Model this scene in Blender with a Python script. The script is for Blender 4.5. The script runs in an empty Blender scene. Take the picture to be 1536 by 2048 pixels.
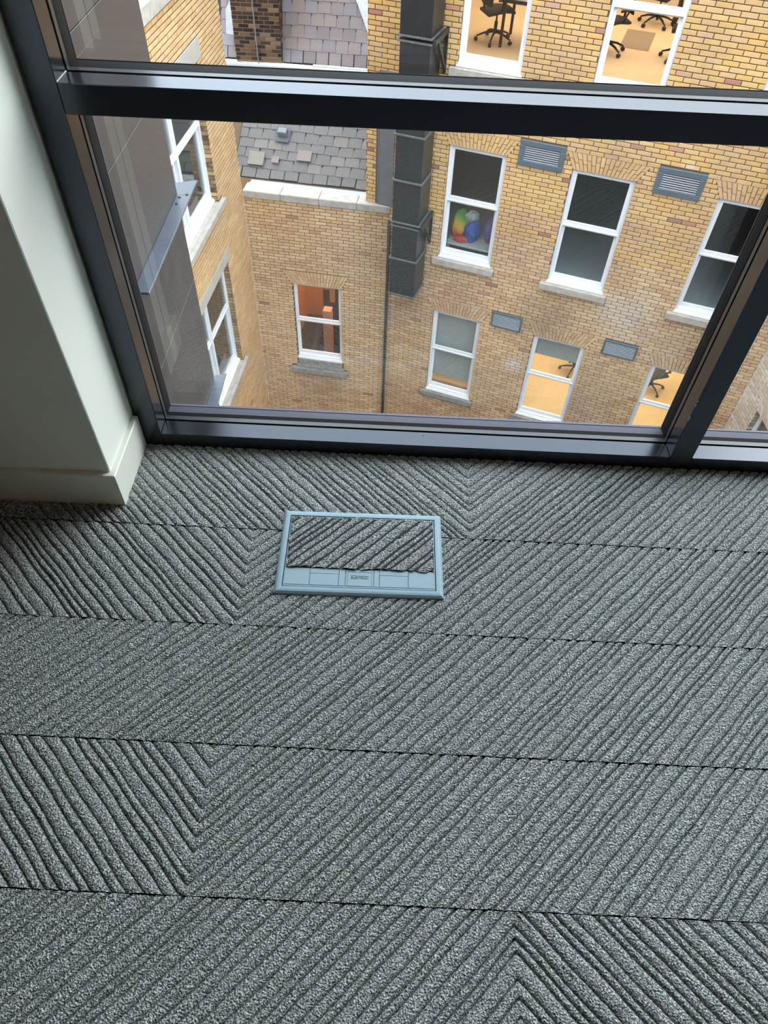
import bpy, math, random
import numpy as np
from mathutils import Matrix, Vector
random.seed(7); rng = np.random.default_rng(7)
sc = bpy.context.scene
COL = sc.collection
# ------------------------------------------------------------------ camera
W_, H_, F_ = 1536, 2048, 1420.0
CAMH = 1.28
ROLL = math.atan2(54, 1161.); TH = math.atan2(math.hypot(54, 1161), F_)
cr, sr = math.cos(ROLL), math.sin(ROLL); ct, st_ = math.cos(TH), math.sin(TH)
U = Vector((1, 0, 0)); V = Vector((0, -ct, -st_)); AX = Vector((0, st_, -ct))
imx = cr * U - sr * V; imy = sr * U + cr * V
cam = bpy.data.cameras.new('camera'); co = bpy.data.objects.new('camera', cam); COL.objects.link(co)
M = Matrix.Identity(4)
for i in range(3):
    M[i][0] = imx[i]; M[i][1] = -imy[i]; M[i][2] = -AX[i]
M[2][3] = CAMH
co.matrix_world = M
cam.sensor_fit = 'VERTICAL'; cam.sensor_height = 36.0; cam.lens = 36.0 * F_ / H_
cam.clip_start = 0.02; cam.clip_end = 200
sc.camera = co
def proj(P):
    P = Vector(P) - Vector((0, 0, CAMH)); Z = P.dot(AX)
    if Z < .05: return (-9999, -9999, 1)
    return (W_ / 2 + F_ * P.dot(imx) / Z, H_ / 2 + F_ * P.dot(imy) / Z, Z)
# ------------------------------------------------------------------ world / light / exposure
wd = bpy.data.worlds.new('sky'); sc.world = wd; wd.use_nodes = True
nt = wd.node_tree; nt.nodes.clear()
out = nt.nodes.new('ShaderNodeOutputWorld'); bg = nt.nodes.new('ShaderNodeBackground')
tc = nt.nodes.new('ShaderNodeTexCoord'); sx = nt.nodes.new('ShaderNodeSeparateXYZ'); cl = nt.nodes.new('ShaderNodeValToRGB')
nt.links.new(tc.outputs['Generated'], sx.inputs[0]); nt.links.new(sx.outputs['Z'], cl.inputs[0])
cl.color_ramp.elements[0].position = 0.0; cl.color_ramp.elements[0].color = (.58, .68, .84, 1)
cl.color_ramp.elements[1].position = 1.0; cl.color_ramp.elements[1].color = (.88, .94, 1.0, 1)
nt.links.new(cl.outputs[0], bg.inputs[0]); bg.inputs[1].default_value = 3.3
nt.links.new(bg.outputs[0], out.inputs[0])
vs = sc.view_settings; vs.view_transform = 'Standard'; vs.look = 'None'; vs.gamma = 1; vs.use_curve_mapping = False
vs.exposure = 0.98
sun = bpy.data.lights.new('hazy_sun', 'SUN'); sun.energy = 2.4; sun.angle = math.radians(60); sun.color = (1, .97, .92)
so = bpy.data.objects.new('hazy_sun', sun); COL.objects.link(so)
so.rotation_euler = Vector((.86, .33, .60)).normalized().to_track_quat('Z', 'Y').to_euler(); so.location = (6, 4, 8)
sc.cycles.max_bounces = 8; sc.cycles.diffuse_bounces = 4; sc.cycles.glossy_bounces = 4; sc.cycles.transparent_max_bounces = 16
def area_light(name, loc, sx_, sy_, power, col, rot=(0, 0, 0), parent=None):
    l = bpy.data.lights.new(name, 'AREA'); l.shape = 'RECTANGLE'; l.size = sx_; l.size_y = sy_; l.energy = power; l.color = col
    o = bpy.data.objects.new(name, l); o.location = loc; o.rotation_euler = rot; COL.objects.link(o); o.parent = parent
    return o
# ------------------------------------------------------------------ materials
def lin(r, g, b):
    f = lambda c: (c / 12.92 if c <= .04045 else ((c + .055) / 1.055) ** 2.4)
    return (f(r / 255), f(g / 255), f(b / 255), 1)
def nmat(name):
    m = bpy.data.materials.new(name); m.use_nodes = True; t = m.node_tree
    return m, t, t.nodes['Principled BSDF'], t.nodes, t.links
def noise(t, scale, detail=3, rough=.55, vec=None, space='Object'):
    n = t.nodes.new('ShaderNodeTexNoise'); n.inputs['Scale'].default_value = scale; n.inputs['Detail'].default_value = detail
    n.inputs['Roughness'].default_value = rough
    if vec is None:
        c = t.nodes.new('ShaderNodeTexCoord'); vec = c.outputs[space]
    t.links.new(vec, n.inputs['Vector']); return n
def ramp(t, fac, stops):
    r = t.nodes.new('ShaderNodeValToRGB'); e = r.color_ramp.elements
    e[0].position, e[0].color = stops[0]; e[1].position, e[1].color = stops[-1]
    for p, c in stops[1:-1]:
        k = e.new(p); k.color = c
    t.links.new(fac, r.inputs[0]); return r
def bump(t, b, h, strength=.3, dist=.01):
    n = t.nodes.new('ShaderNodeBump'); n.inputs['Strength'].default_value = strength; n.inputs['Distance'].default_value = dist
    t.links.new(h, n.inputs['Height']); t.links.new(n.outputs[0], b.inputs['Normal'])
def plain(name, col, rough=.6, metal=0, var=.06, nscale=20, bstr=.05, spec=.5, col2=None):
    m, t, b, N, L = nmat(name)
    n = noise(t, nscale)
    c2 = col2 or tuple(list(max(0, c * (1 - var * 2)) for c in col[:3]) + [1])
    r = ramp(t, n.outputs[0], [(.3, c2), (.7, col)])
    L.new(r.outputs[0], b.inputs['Base Color']); b.inputs['Roughness'].default_value = rough; b.inputs['Metallic'].default_value = metal
    b.inputs['Specular IOR Level'].default_value = spec
    if bstr: bump(t, b, n.outputs[0], bstr, .004)
    return m
def mixc(t, fac, a, b, mode='MIX'):
    n = t.nodes.new('ShaderNodeMix'); n.data_type = 'RGBA'; n.blend_type = mode
    for s, v in ((0, fac), (6, a), (7, b)):
        if hasattr(v, 'is_linked') or hasattr(v, 'links'): t.links.new(v, n.inputs[s])
        else: n.inputs[s].default_value = v
    return n.outputs[2]
def mmath(t, op, a, b=0.0, c=None, clamp=False):
    n = t.nodes.new('ShaderNodeMath'); n.operation = op; n.use_clamp = clamp
    for i, v in enumerate((a, b) if c is None else (a, b, c)):
        if hasattr(v, 'links'): t.links.new(v, n.inputs[i])
        else: n.inputs[i].default_value = v
    return n.outputs[0]
# brick: colour per brick from an attribute, stains and efflorescence from world position
def brick_mat(name, stains=(), greyness=.6, fleck=(170, 128, 92)):
    m, t, b, N, L = nmat(name)
    a = N.new('ShaderNodeAttribute'); a.attribute_name = 'bcol'
    g = N.new('ShaderNodeNewGeometry'); P = g.outputs['Position']
    n1 = noise(t, 38, 4, .6, P); n2 = noise(t, .75, 3, .55, P); n3 = noise(t, 6, 3, .6, P)
    c = mixc(t, mmath(t, 'MULTIPLY', n1.outputs[0], .32), a.outputs['Color'], mixc(t, .5, a.outputs['Color'], lin(*fleck)))
    st2 = ramp(t, n2.outputs[0], [(.44, (0, 0, 0, 1)), (.66, (1, 1, 1, 1))])
    st2f = mmath(t, 'MULTIPLY', st2.outputs[0], greyness)
    st2f = mmath(t, 'MULTIPLY', st2f, ramp(t, n3.outputs[0], [(.25, (.3, .3, .3, 1)), (.6, (1, 1, 1, 1))]).outputs[0])
    c = mixc(t, st2f, c, lin(176, 146, 124))
    for (p, rad, col, am) in stains:
        d = N.new('ShaderNodeVectorMath'); d.operation = 'DISTANCE'; L.new(P, d.inputs[0]); d.inputs[1].default_value = p
        f = N.new('ShaderNodeMapRange'); f.inputs[1].default_value = rad; f.inputs[2].default_value = rad * .15
        f.inputs[3].default_value = 0; f.inputs[4].default_value = am; L.new(d.outputs['Value'], f.inputs[0])
        f2 = mmath(t, 'MULTIPLY', f.outputs[0], ramp(t, n3.outputs[0], [(.3, (.35, .35, .35, 1)), (.6, (1, 1, 1, 1))]).outputs[0])
        c = mixc(t, f2, c, col)
    L.new(c, b.inputs['Base Color']); b.inputs['Roughness'].default_value = .9; b.inputs['Specular IOR Level'].default_value = .2
    bump(t, b, n1.outputs[0], .35, .004)
    return m
def carpet_mat():
    m, t, b, N, L = nmat('carpet pile')
    c = N.new('ShaderNodeTexCoord'); P = c.outputs['Object']
    v = N.new('ShaderNodeTexVoronoi'); v.inputs['Scale'].default_value = 330; L.new(P, v.inputs['Vector'])
    n = noise(t, 330, 2, .65, P); n2 = noise(t, 9, 3, .5, P); n4 = noise(t, 120, 2, .6, P)
    r = ramp(t, n.outputs[0], [(.37, CARPET[0]), (.5, CARPET[1]), (.63, CARPET[2])])
    col = mixc(t, mmath(t, 'MULTIPLY', n2.outputs[0], .35), r.outputs[0], CARPET[1])
    hue = ramp(t, v.outputs['Color'], [(0, (.86, .92, .93, 1)), (1, (1.12, 1.08, 1.06, 1))])
    col = mixc(t, 1.0, col, hue.outputs[0], 'MULTIPLY')
    L.new(col, b.inputs['Base Color']); b.inputs['Roughness'].default_value = 1; b.inputs['Specular IOR Level'].default_value = .1
    h = mmath(t, 'ADD', mmath(t, 'MULTIPLY', v.outputs['Distance'], -1.1), mmath(t, 'ADD', n.outputs[0], mmath(t, 'MULTIPLY', n4.outputs[0], .8)))
    bump(t, b, h, .9, .0035)
    return m
CARPET = [(.05, .058, .062, 1), (.285, .312, .318, 1), (.72, .76, .755, 1)]
def glass_mat(name, tint, refl=1.0, rough=0.0, dirt=0.0):
    m, t, b, N, L = nmat(name); N.remove(b); o = N['Material Output']
    tr = N.new('ShaderNodeBsdfTransparent'); tr.inputs[0].default_value = tint
    gl = N.new('ShaderNodeBsdfGlossy'); gl.inputs['Roughness'].default_value = rough; gl.inputs[0].default_value = (1, 1, 1, 1)
    g = N.new('ShaderNodeNewGeometry'); d = N.new('ShaderNodeVectorMath'); d.operation = 'DOT_PRODUCT'
    L.new(g.outputs['Normal'], d.inputs[0]); L.new(g.outputs['Incoming'], d.inputs[1])
    k = mmath(t, 'SUBTRACT', 1.0, mmath(t, 'ABSOLUTE', d.outputs['Value'])); k = mmath(t, 'POWER', k, 5.0)
    fr = mmath(t, 'MULTIPLY_ADD', k, .96, .04)      # Schlick, the same on both faces of the pane
    mx = N.new('ShaderNodeMixShader'); L.new(mmath(t, 'MULTIPLY', fr, refl), mx.inputs[0])
    L.new(tr.outputs[0], mx.inputs[1]); L.new(gl.outputs[0], mx.inputs[2]); L.new(mx.outputs[0], o.inputs[0])
    return m
MT = {}
MT['glass'] = glass_mat('clear glazing', (.965, .985, .972, 1), 2.2)
MT['wglass'] = glass_mat('window pane glass', (.93, .95, .95, 1), .9, .02)
MT['carpet'] = carpet_mat()
MT['carpet_under'] = plain('carpet backing', (.03, .032, .033, 1), 1)
MT['white'] = plain('matt mint white wall paint', lin(238, 244, 234), .55, var=.02, nscale=3, bstr=.02)
MT['skirt'] = plain('satin white skirting paint', lin(228, 232, 222), .35, var=.02, nscale=3, bstr=.01)
MT['tan'] = plain('warm grey-brown room wall', lin(150, 108, 80), .8, bstr=0)
MT['ceil'] = plain('warm tan ceiling', lin(196, 172, 148), .9, bstr=0)  # unseen ceiling, coloured warm so its bounce browns the wall pier
MT['black'] = plain('black powder coated aluminium', (.009, .0105, .0115, 1), .2, var=.1, nscale=60, bstr=.01, spec=.7)
MT['black'].node_tree.nodes['Principled BSDF'].inputs['Coat Weight'].default_value = 0.0; MT['black'].node_tree.nodes['Principled BSDF'].inputs['Specular Tint'].default_value = (.82, .9, 1.1, 1); MT['black'].node_tree.nodes['Principled BSDF'].inputs['Coat Roughness'].default_value = .16; MT['black'].node_tree.nodes['Principled BSDF'].inputs['Coat IOR'].default_value = 1.6
MT['bead'] = plain('grey glazing bead', (.05, .053, .06, 1), .35, bstr=0, spec=.6)
MT['rubber'] = plain('black rubber gasket', (.006, .006, .007, 1), .75, bstr=0, spec=.2)
MT['outer'] = plain('dark grey outer cap', (.075, .076, .105, 1), .6, bstr=0, spec=.3)
MT['seal'] = plain('clear sealant bead', lin(190, 200, 205), .4)
MT['box'] = plain('blue grey plastic', lin(146, 174, 190), .42, var=.02, nscale=8, bstr=.0, spec=.45)
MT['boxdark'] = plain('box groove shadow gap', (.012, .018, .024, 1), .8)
MT['panel'] = plain('grey brown metal cladding', lin(53, 48, 47), .42, var=.05, nscale=4, bstr=.02, spec=.5)
MT['panel2'] = plain('streaky weathered cladding', lin(50, 46, 45), .45, var=.3, nscale=14, bstr=.08)
MT['ledge'] = plain('blue grey metal flashing', lin(70, 77, 90), .38, var=.12, nscale=12, bstr=.04)
MT['upvc'] = plain('white window frame', lin(243, 245, 250), .35, var=.02, nscale=3, bstr=0)
MT['upvcshade'] = plain('painted beige rail shade', lin(196, 186, 160), .6)  # beige stands in for the shade below the meeting rail
MT['stone'] = plain('pale weathered stone', lin(196, 188, 180), .9, var=.14, nscale=9, bstr=.2)
MT['stonegrey'] = plain('grey weathered stone', lin(158, 156, 152), .9, var=.2, nscale=9, bstr=.25)
MT['concrete'] = plain('pale concrete lintel', lin(196, 190, 180), .9, var=.06, nscale=6, bstr=.1)
MT['duct'] = plain('dark painted steel duct', (.019, .022, .026, 1), .38, var=.12, nscale=5, bstr=.03, spec=.5)
MT['flange'] = plain('worn duct flange', lin(112, 114, 116), .5, var=.25, nscale=30)
MT['vent'] = plain('slate grey vent', lin(88, 102, 114), .45, bstr=0)
MT['slat'] = plain('pale grey louvre', lin(172, 182, 192), .45, bstr=0)
MT['lead'] = plain('dull lead sheet', lin(120, 124, 132), .5, var=.08, nscale=6, bstr=.06)
MT['leadw'] = plain('white lead flashing', lin(214, 218, 222), .6, var=.1, nscale=10)
MT['gutter'] = plain('pale grey gutter', lin(190, 200, 206), .5, var=.12, nscale=14)
MT['pipe'] = plain('black cast iron pipe', (.02, .022, .024, 1), .5)
MT['rfloor'] = plain('warm pale office floor', lin(214, 190, 156), .55, var=.04, nscale=3, bstr=0)
MT['rfloor2'] = plain('grey carpet tile', lin(150, 132, 112), .9, bstr=0)
MT['rwall'] = plain('office cream wall', lin(214, 200, 178), .8, bstr=0)
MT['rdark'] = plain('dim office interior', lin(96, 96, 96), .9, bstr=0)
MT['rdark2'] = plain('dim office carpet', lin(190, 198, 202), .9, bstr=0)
MT['blind'] = plain('grey roller blind fabric', lin(178, 182, 180), .9, var=.03, nscale=4, bstr=0)
MT['wood'] = plain('light oak desk', lin(205, 165, 112), .45, var=.05, nscale=5, bstr=0)
MT['orange'] = plain('orange-lit stair wall', lin(232, 170, 96), .8, bstr=0)  # orange of the lit hall is put into the base colour
MT['hallfloor'] = plain('dark stair carpet', lin(62, 60, 62), .9, bstr=0)
MT['pink'] = plain('pale pinkish post', lin(222, 176, 142), .8, bstr=0)
MT['brown'] = plain('dark brown stair', lin(84, 58, 44), .8, bstr=0)
MT['chairblack'] = plain('black chair plastic', (.012, .012, .013, 1), .5, bstr=0)
MT['mesh'] = plain('dark chair fabric', (.03, .03, .035, 1), .9, bstr=0)
MT['mortar'] = plain('brown mortar', lin(104, 76, 56), .95, var=.12, nscale=30, bstr=.15)
MT['mortarlight'] = plain('buff mortar', lin(150, 122, 94), .95, var=.15, nscale=30, bstr=.15)
MT['ground'] = plain('grey courtyard paving', lin(120, 118, 112), .9)
# ------------------------------------------------------------------ mesh helpers
class MB:
    def __init__(s): s.v = []; s.f = []; s.c = []
    def quad(s, a, b, c, d, col=None):
        n = len(s.v); s.v += [a, b, c, d]; s.f.append((n, n + 1, n + 2, n + 3)); s.c.append(col)
    def poly(s, pts, col=None):
        n = len(s.v); s.v += list(pts); s.f.append(tuple(range(n, n + len(pts)))); s.c.append(col)
    def mesh(s, vs_, fs, col=None):
        n = len(s.v); s.v += [tuple(p) for p in vs_]; s.f += [tuple(i + n for i in f) for f in fs]; s.c += [col] * len(fs)
    def box(s, x0, x1, y0, y1, z0, z1, col=None, ch=0.0):
        if x0 > x1: x0, x1 = x1, x0
        if y0 > y1: y0, y1 = y1, y0
        if z0 > z1: z0, z1 = z1, z0
        ch = min(ch, (x1 - x0) * .45, (y1 - y0) * .45, (z1 - z0) * .45)
        if ch <= 0:
            vs_ = [(x, y, z) for z in (z0, z1) for y in (y0, y1) for x in (x0, x1)]
            s.mesh(vs_, [(0, 2, 3, 1), (4, 5, 7, 6), (0, 1, 5, 4), (2, 6, 7, 3), (0, 4, 6, 2), (1, 3, 7, 5)], col); return
        vs_ = []; X = (x0, x1); Y = (y0, y1); Z = (z0, z1); sg = (1, -1); idx = {}
        for k in (0, 1):
            for j in (0, 1):
                for i in (0, 1):
                    for ax in range(3):
                        p = [X[i] + sg[i] * ch, Y[j] + sg[j] * ch, Z[k] + sg[k] * ch]
                        p[ax] = (X[i], Y[j], Z[k])[ax]
                        idx[(i, j, k, ax)] = len(vs_); vs_.append(tuple(p))
        F = []
        q = lambda *a: F.append(tuple(idx[x] for x in a))
        for i in (0, 1):
            r = [(i, 0, 0, 0), (i, 1, 0, 0), (i, 1, 1, 0), (i, 0, 1, 0)]; q(*(r if i else r[::-1]))
            r = [(0, i, 0, 1), (0, i, 1, 1), (1, i, 1, 1), (1, i, 0, 1)]; q(*(r if i else r[::-1]))
            r = [(0, 0, i, 2), (1, 0, i, 2), (1, 1, i, 2), (0, 1, i, 2)]; q(*(r if i else r[::-1]))
        for a in (0, 1):
            for b in (0, 1):
                q((0, a, b, 1), (1, a, b, 1), (1, a, b, 2), (0, a, b, 2))
                q((a, 0, b, 0), (a, 1, b, 0), (a, 1, b, 2), (a, 0, b, 2))
                q((a, b, 0, 0), (a, b, 1, 0), (a, b, 1, 1), (a, b, 0, 1))
                for c in (0, 1): q((a, b, c, 0), (a, b, c, 1), (a, b, c, 2))
        s.mesh(vs_, F, col)
    def tube(s, p0, p1, r0, r1=None, n=10, caps=True, col=None):
        r1 = r0 if r1 is None else r1
        p0 = Vector(p0); p1 = Vector(p1); d = (p1 - p0).normalized()
        a = d.orthogonal().normalized(); b = d.cross(a)
        vs_ = []
        for p, r in ((p0, r0), (p1, r1)):
            for i in range(n):
                an = 2 * math.pi * i / n; vs_.append(tuple(p + a * math.cos(an) * r + b * math.sin(an) * r))
        F = [(i, (i + 1) % n, n + (i + 1) % n, n + i) for i in range(n)]
        if caps: F += [tuple(range(n))[::-1], tuple(range(n, 2 * n))]
        s.mesh(vs_, F, col)
    def build(s, name, mat, parent=None, smooth=False, loc=None, rot=None):
        me = s.data(name, mat, smooth)
        o = bpy.data.objects.new(name, me); COL.objects.link(o)
        if parent is not None: o.parent = parent
        if loc: o.location = loc
        if rot: o.rotation_euler = rot
        return o
    def data(s, name, mat, smooth=False):
        me = bpy.data.meshes.new(name); me.from_pydata(s.v, [], s.f); me.materials.append(mat)
        if any(c is not None for c in s.c):
            at = me.color_attributes.new('bcol', 'FLOAT_COLOR', 'CORNER'); arr = []
            for c, f in zip(s.c, s.f): arr += list((c or (.5, .4, .3, 1))) * len(f)
            at.data.foreach_set('color', arr)
        if smooth:
            me.polygons.foreach_set('use_smooth', [True] * len(me.polygons))
        import bmesh
        bm = bmesh.new(); bm.from_mesh(me); bmesh.ops.recalc_face_normals(bm, faces=bm.faces); bm.to_mesh(me); bm.free()
        me.update(); return me
def empty(name, loc=(0, 0, 0), rz=0, parent=None):
    o = bpy.data.objects.new(name, None); COL.objects.link(o); o.location = loc; o.rotation_euler = (0, 0, rz)
    o.empty_display_size = .1
    if parent: o.parent = parent
    return o
def tag(o, label=None, cat=None, group=None, kind=None):
    for k, v in (('label', label), ('category', cat), ('group', group), ('kind', kind)):
        if v: o[k] = v
    return o
def bx(name, mat, parent, *a, ch=0.0):
    m = MB(); m.box(*a, ch=ch); return m.build(name, mat, parent)

# ================================================================== THE ROOM
# floor: carpet planks laid in rows 250 mm deep
floor = bx('floor', MT['carpet_under'], None, -3.2, 4.2, -4.0, 1.25, -.12, -.016); tag(floor, kind='structure')
def rib_profile(seed, length, sg=1):
    r = random.Random(seed); s = 0; prof = []
    while s < length:
        w = r.choice([.013, .0165, .019, .022, .025]); dp = (1.0 if sg > 0 else 1.35) * r.choice([.0050, .0068, .0080, .0082]); g = .0026
        hgt = r.uniform(-.0006, .0006)
        prof += [(s, -dp), (s + g * .45, -dp * .35), (s + g, -.0007 + hgt), (s + w * .33, .0005 + hgt), (s + w * .66, .0005 + hgt), (s + w - g, -.0007 + hgt), (s + w - g * .45, -dp * .35)]
        s += w
    return prof
def carpet_mesh(name, x0, x1, y0, y1, direction, xref, seed, step=.0045, top=0.0, ragged=.0006):
    g = np.random.default_rng(seed)
    k = 1 / math.sqrt(2)
    sg = -1 if direction == '/' else 1              # s = (y + sg*(x-xref))*k ; along = (x - sg*y)*k
    cs = [(y + sg * (x - xref)) * k for x in (x0, x1) for y in (y0, y1)]
    smin, smax = min(cs), max(cs)
    BASE = -2.0
    P = [(s + BASE, z) for s, z in rib_profile(int(1000 + seed_row(seed)), 4.5, sg)]
    P = [(s, z) for s, z in P if smin + 1e-4 < s < smax - 1e-4]
    pz = np.array([p[0] for p in P]); pv = np.array([p[1] for p in P])
    P += [(c, float(np.interp(c, pz, pv))) for c in cs if smin + 1e-3 < c < smax - 1e-3]; P.sort()
    P = [(smin + 1e-4, -.002)] + P + [(smax - 1e-4, -.002)]
    N = max(6, int(min((x1 - x0), (y1 - y0)) * math.sqrt(2) / step))
    verts = np.zeros((len(P), N, 3)); tt = np.linspace(0, 1, N)
    for i, (s, z) in enumerate(P):
        # points on line: y + sg*(x-xref) = s/k ; param x
        c = s / k
        xa, xb = x0, x1
        # y = c - sg*(x - xref) within [y0,y1]
        if sg > 0: lo = xref + (c - y1); hi = xref + (c - y0)
        else: lo = xref + (y0 - c); hi = xref + (y1 - c)
        xa = max(x0, lo); xb = min(x1, hi)
        if xb < xa: xa = xb = (xa + xb) / 2
        xs = xa + (xb - xa) * tt; ys = c - sg * (xs - xref)
        amp = min(1.0, (xb - xa) / (N * .0022)); wob = (.0009 * np.sin(xs * 60 + seed) + g.normal(0, .00035, N)) * amp
        jx = wob * k; jy = wob * k * (1 if sg > 0 else -1)
        ed = (np.minimum(ys - y0, y1 - ys) < .0016) & (np.sin(xs * 23 + y0 * 50) + np.sin(xs * 61) > .4)
        zz = top + z * min(1.0, (xb - xa) / .008) + g.normal(0, .00045, N) * amp - ed * (.0007)
        jit = np.where(ed, 0, 1)
        jit = jit * np.where(np.minimum(xs - x0, x1 - xs) < .002, 0, 1); verts[i, :, 0] = np.clip(xs + jx * jit, x0, x1); verts[i, :, 1] = np.clip(ys + jy * jit, y0, y1); verts[i, :, 2] = zz
        if ragged > .001:
            verts[i, 0, :2] += g.normal(0, ragged, 2); verts[i, -1, :2] += g.normal(0, ragged, 2)
    n = len(P); idx = np.arange(n * N).reshape(n, N)
    if sg > 0: f = np.stack([idx[:-1, :-1], idx[:-1, 1:], idx[1:, 1:], idx[1:, :-1]], -1).reshape(-1, 4)
    else: f = np.stack([idx[:-1, :-1], idx[:-1, 1:], idx[1:, 1:], idx[1:, :-1]], -1).reshape(-1, 4)
    me = bpy.data.meshes.new(name)
    vv = verts.reshape(-1, 3)
    me.vertices.add(len(vv)); me.vertices.foreach_set('co', vv.ravel())
    me.loops.add(f.size); me.loops.foreach_set('vertex_index', f.ravel().astype(np.int32))
    me.polygons.add(len(f)); me.polygons.foreach_set('loop_start', (np.arange(len(f)) * 4).astype(np.int32))
    try: me.polygons.foreach_set('loop_total', np.full(len(f), 4, np.int32))
    except Exception: pass
    me.update(calc_edges=True); me.validate()
    nz = np.zeros(len(me.polygons) * 3); me.polygons.foreach_get('normal', nz)
    if nz[2::3].mean() < 0: me.flip_normals()
    me.polygons.foreach_set('use_smooth', [True] * len(me.polygons))
    me.materials.append(MT['carpet'])
    return me
def seed_row(seed): return seed // 100
rows = [  # (y0, y1, [(x0, x1, dir)...], xref)
    (.9815, 1.2315, [(-.8, .2, '\\'), (.2, 1.2, '/')], .2),
    (.7325, .9795, [(-1.295, -.295, '\\'), (-.295, .705, '/'), (.705, 1.7, '/')], -.295),
    (.4835, .7310, [(-1.09, -.09, '/'), (-.09, .91, '/'), (.91, 1.91, '/')], .31),
    (.2345, .4815, [(-1.291, -.291, '\\'), (-.291, .71, '/'), (.71, 1.71, '/')], -.291),
    (-.0145, .2330, [(-.763, .237, '/'), (.237, 1.236, '\\')], .237),
]
gap = 0.0
for ri, (y0, y1, tl, xr) in enumerate(rows):
    for ti, (x0, x1, d) in enumerate(tl):
        me = carpet_mesh('carpet_plank', x0 + gap, x1 - gap, y0 + gap, y1 - gap, d, xr, (ri + 1) * 100 + ti)
        o = bpy.data.objects.new('carpet_plank', me); COL.objects.link(o); o.parent = floor
# planks outside the view: coarse, same pattern
for ri in range(-6, 0):
    y0 = -.0145 + ri * .249
    for ti in range(-3, 4):
        d = '/' if (ri + ti) % 3 else '\\'
        x0 = ti * 1.0 + (.24 if ri % 2 else -.26)
        me = carpet_mesh('carpet_plank', max(x0, -3.1), min(x0 + .998, 4.1), y0, y0 + .247, d, x0, (20 + ri) * 100 + ti + 10, step=.03)
        o = bpy.data.objects.new('carpet_plank', me); COL.objects.link(o); o.parent = floor
for (x0, x1, y0, y1) in [(1.202, 2.2, .9815, 1.2315), (2.204, 4.1, .9815, 1.2315), (1.702, 2.7, .7325, .9795), (2.704, 4.1, .7325, .9795), (1.912, 2.9, .4835, .731), (2.904, 4.1, .4835, .731), (1.712, 2.71, .2345, .4815), (2.714, 4.1, .2345, .4815), (1.238, 2.236, -.0145, .233), (2.24, 4.1, -.0145, .233),
                         (-1.8, -1.296, .7325, .9795), (-3.1, -1.802, .7325, .9795), (-2.08, -1.092, .4835, .731), (-3.1, -2.084, .4835, .731), (-2.29, -1.296, .2345, .4815), (-3.1, -2.294, .2345, .4815), (-1.76, -.764, -.0145, .233), (-3.1, -1.764, -.0145, .233), (-3.1, -.8, .9815, 1.03)]:
    me = carpet_mesh('carpet_plank', x0, x1, y0, y1, '/', x0, 3100 + int(x0 * 10) % 90, step=.02)
    o = bpy.data.objects.new('carpet_plank', me); COL.objects.link(o); o.parent = floor

# wall pier on the left with its skirting
CE = 2.75
pier = MB(); pier.box(-3.1, -.612, 1.046, 1.34, -.01, CE, ch=.002)
tag(pier.build('wall_left', MT['white']), kind='structure')
sk = MB(); h_ = .097
# skirting: an L of boards with a small bevelled top, mitred at the corner
def skirt(pts_in, pts_out, name):
    m = MB(); (a0, a1), (b0, b1) = pts_in, pts_out
    zb, zt, ch = -.006, h_, .002
    def P(p, z): return (p[0], p[1], z)
    mid = lambda p, q, t: (p[0] + (q[0] - p[0]) * t, p[1] + (q[1] - p[1]) * t)
    b0c, b1c = mid(b0, a0, .15), mid(b1, a1, .15)
    vs_ = [P(a0, zb), P(a1, zb), P(b1, zb), P(b0, zb), P(b0, zt - ch), P(b1, zt - ch), P(b0c, zt), P(b1c, zt), P(a0, zt), P(a1, zt)]
    m.mesh(vs_, [(3, 2, 5, 4), (4, 5, 7, 6), (6, 7, 9, 8), (0, 3, 4, 6, 8), (1, 9, 7, 5, 2), (0, 1, 2, 3), (0, 8, 9, 1)])
    return m.build(name, MT['skirt'])
b1_ = skirt(((-3.1, 1.047), (-.613, 1.047)), ((-3.1, 1.033), (-.5985, 1.033)), 'baseboard_left'); tag(b1_, kind='structure')
b2_ = skirt(((-.613, 1.047), (-.613, 1.2295)), ((-.5985, 1.033), (-.5985, 1.2295)), 'baseboard_reveal'); tag(b2_, kind='structure')
# rest of the room
tag(bx('ceiling', MT['ceil'], None, -3.2, 4.2, -4.0, 1.34, CE, CE + .3), kind='structure')
tag(bx('wall_back', MT['tan'], None, -3.2, 4.2, -4.1, -4.0, -.1, CE), kind='structure')
tag(bx('wall_right', MT['white'], None, 4.1, 4.2, -4.0, 1.34, -.1, CE), kind='structure')
tag(bx('wall_far_left', MT['tan'], None, -3.2, -3.1, -4.0, 1.34, -.1, CE), kind='structure')
tag(bx('wall_outer', MT['panel'], None, -3.2, -.66, 1.34, 1.40, -13.5, CE + .5), kind='structure')
tag(bx('wall_below', MT['panel'], None, -.66, 9, 1.25, 1.30, -13.5, -.13), kind='structure')

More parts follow.
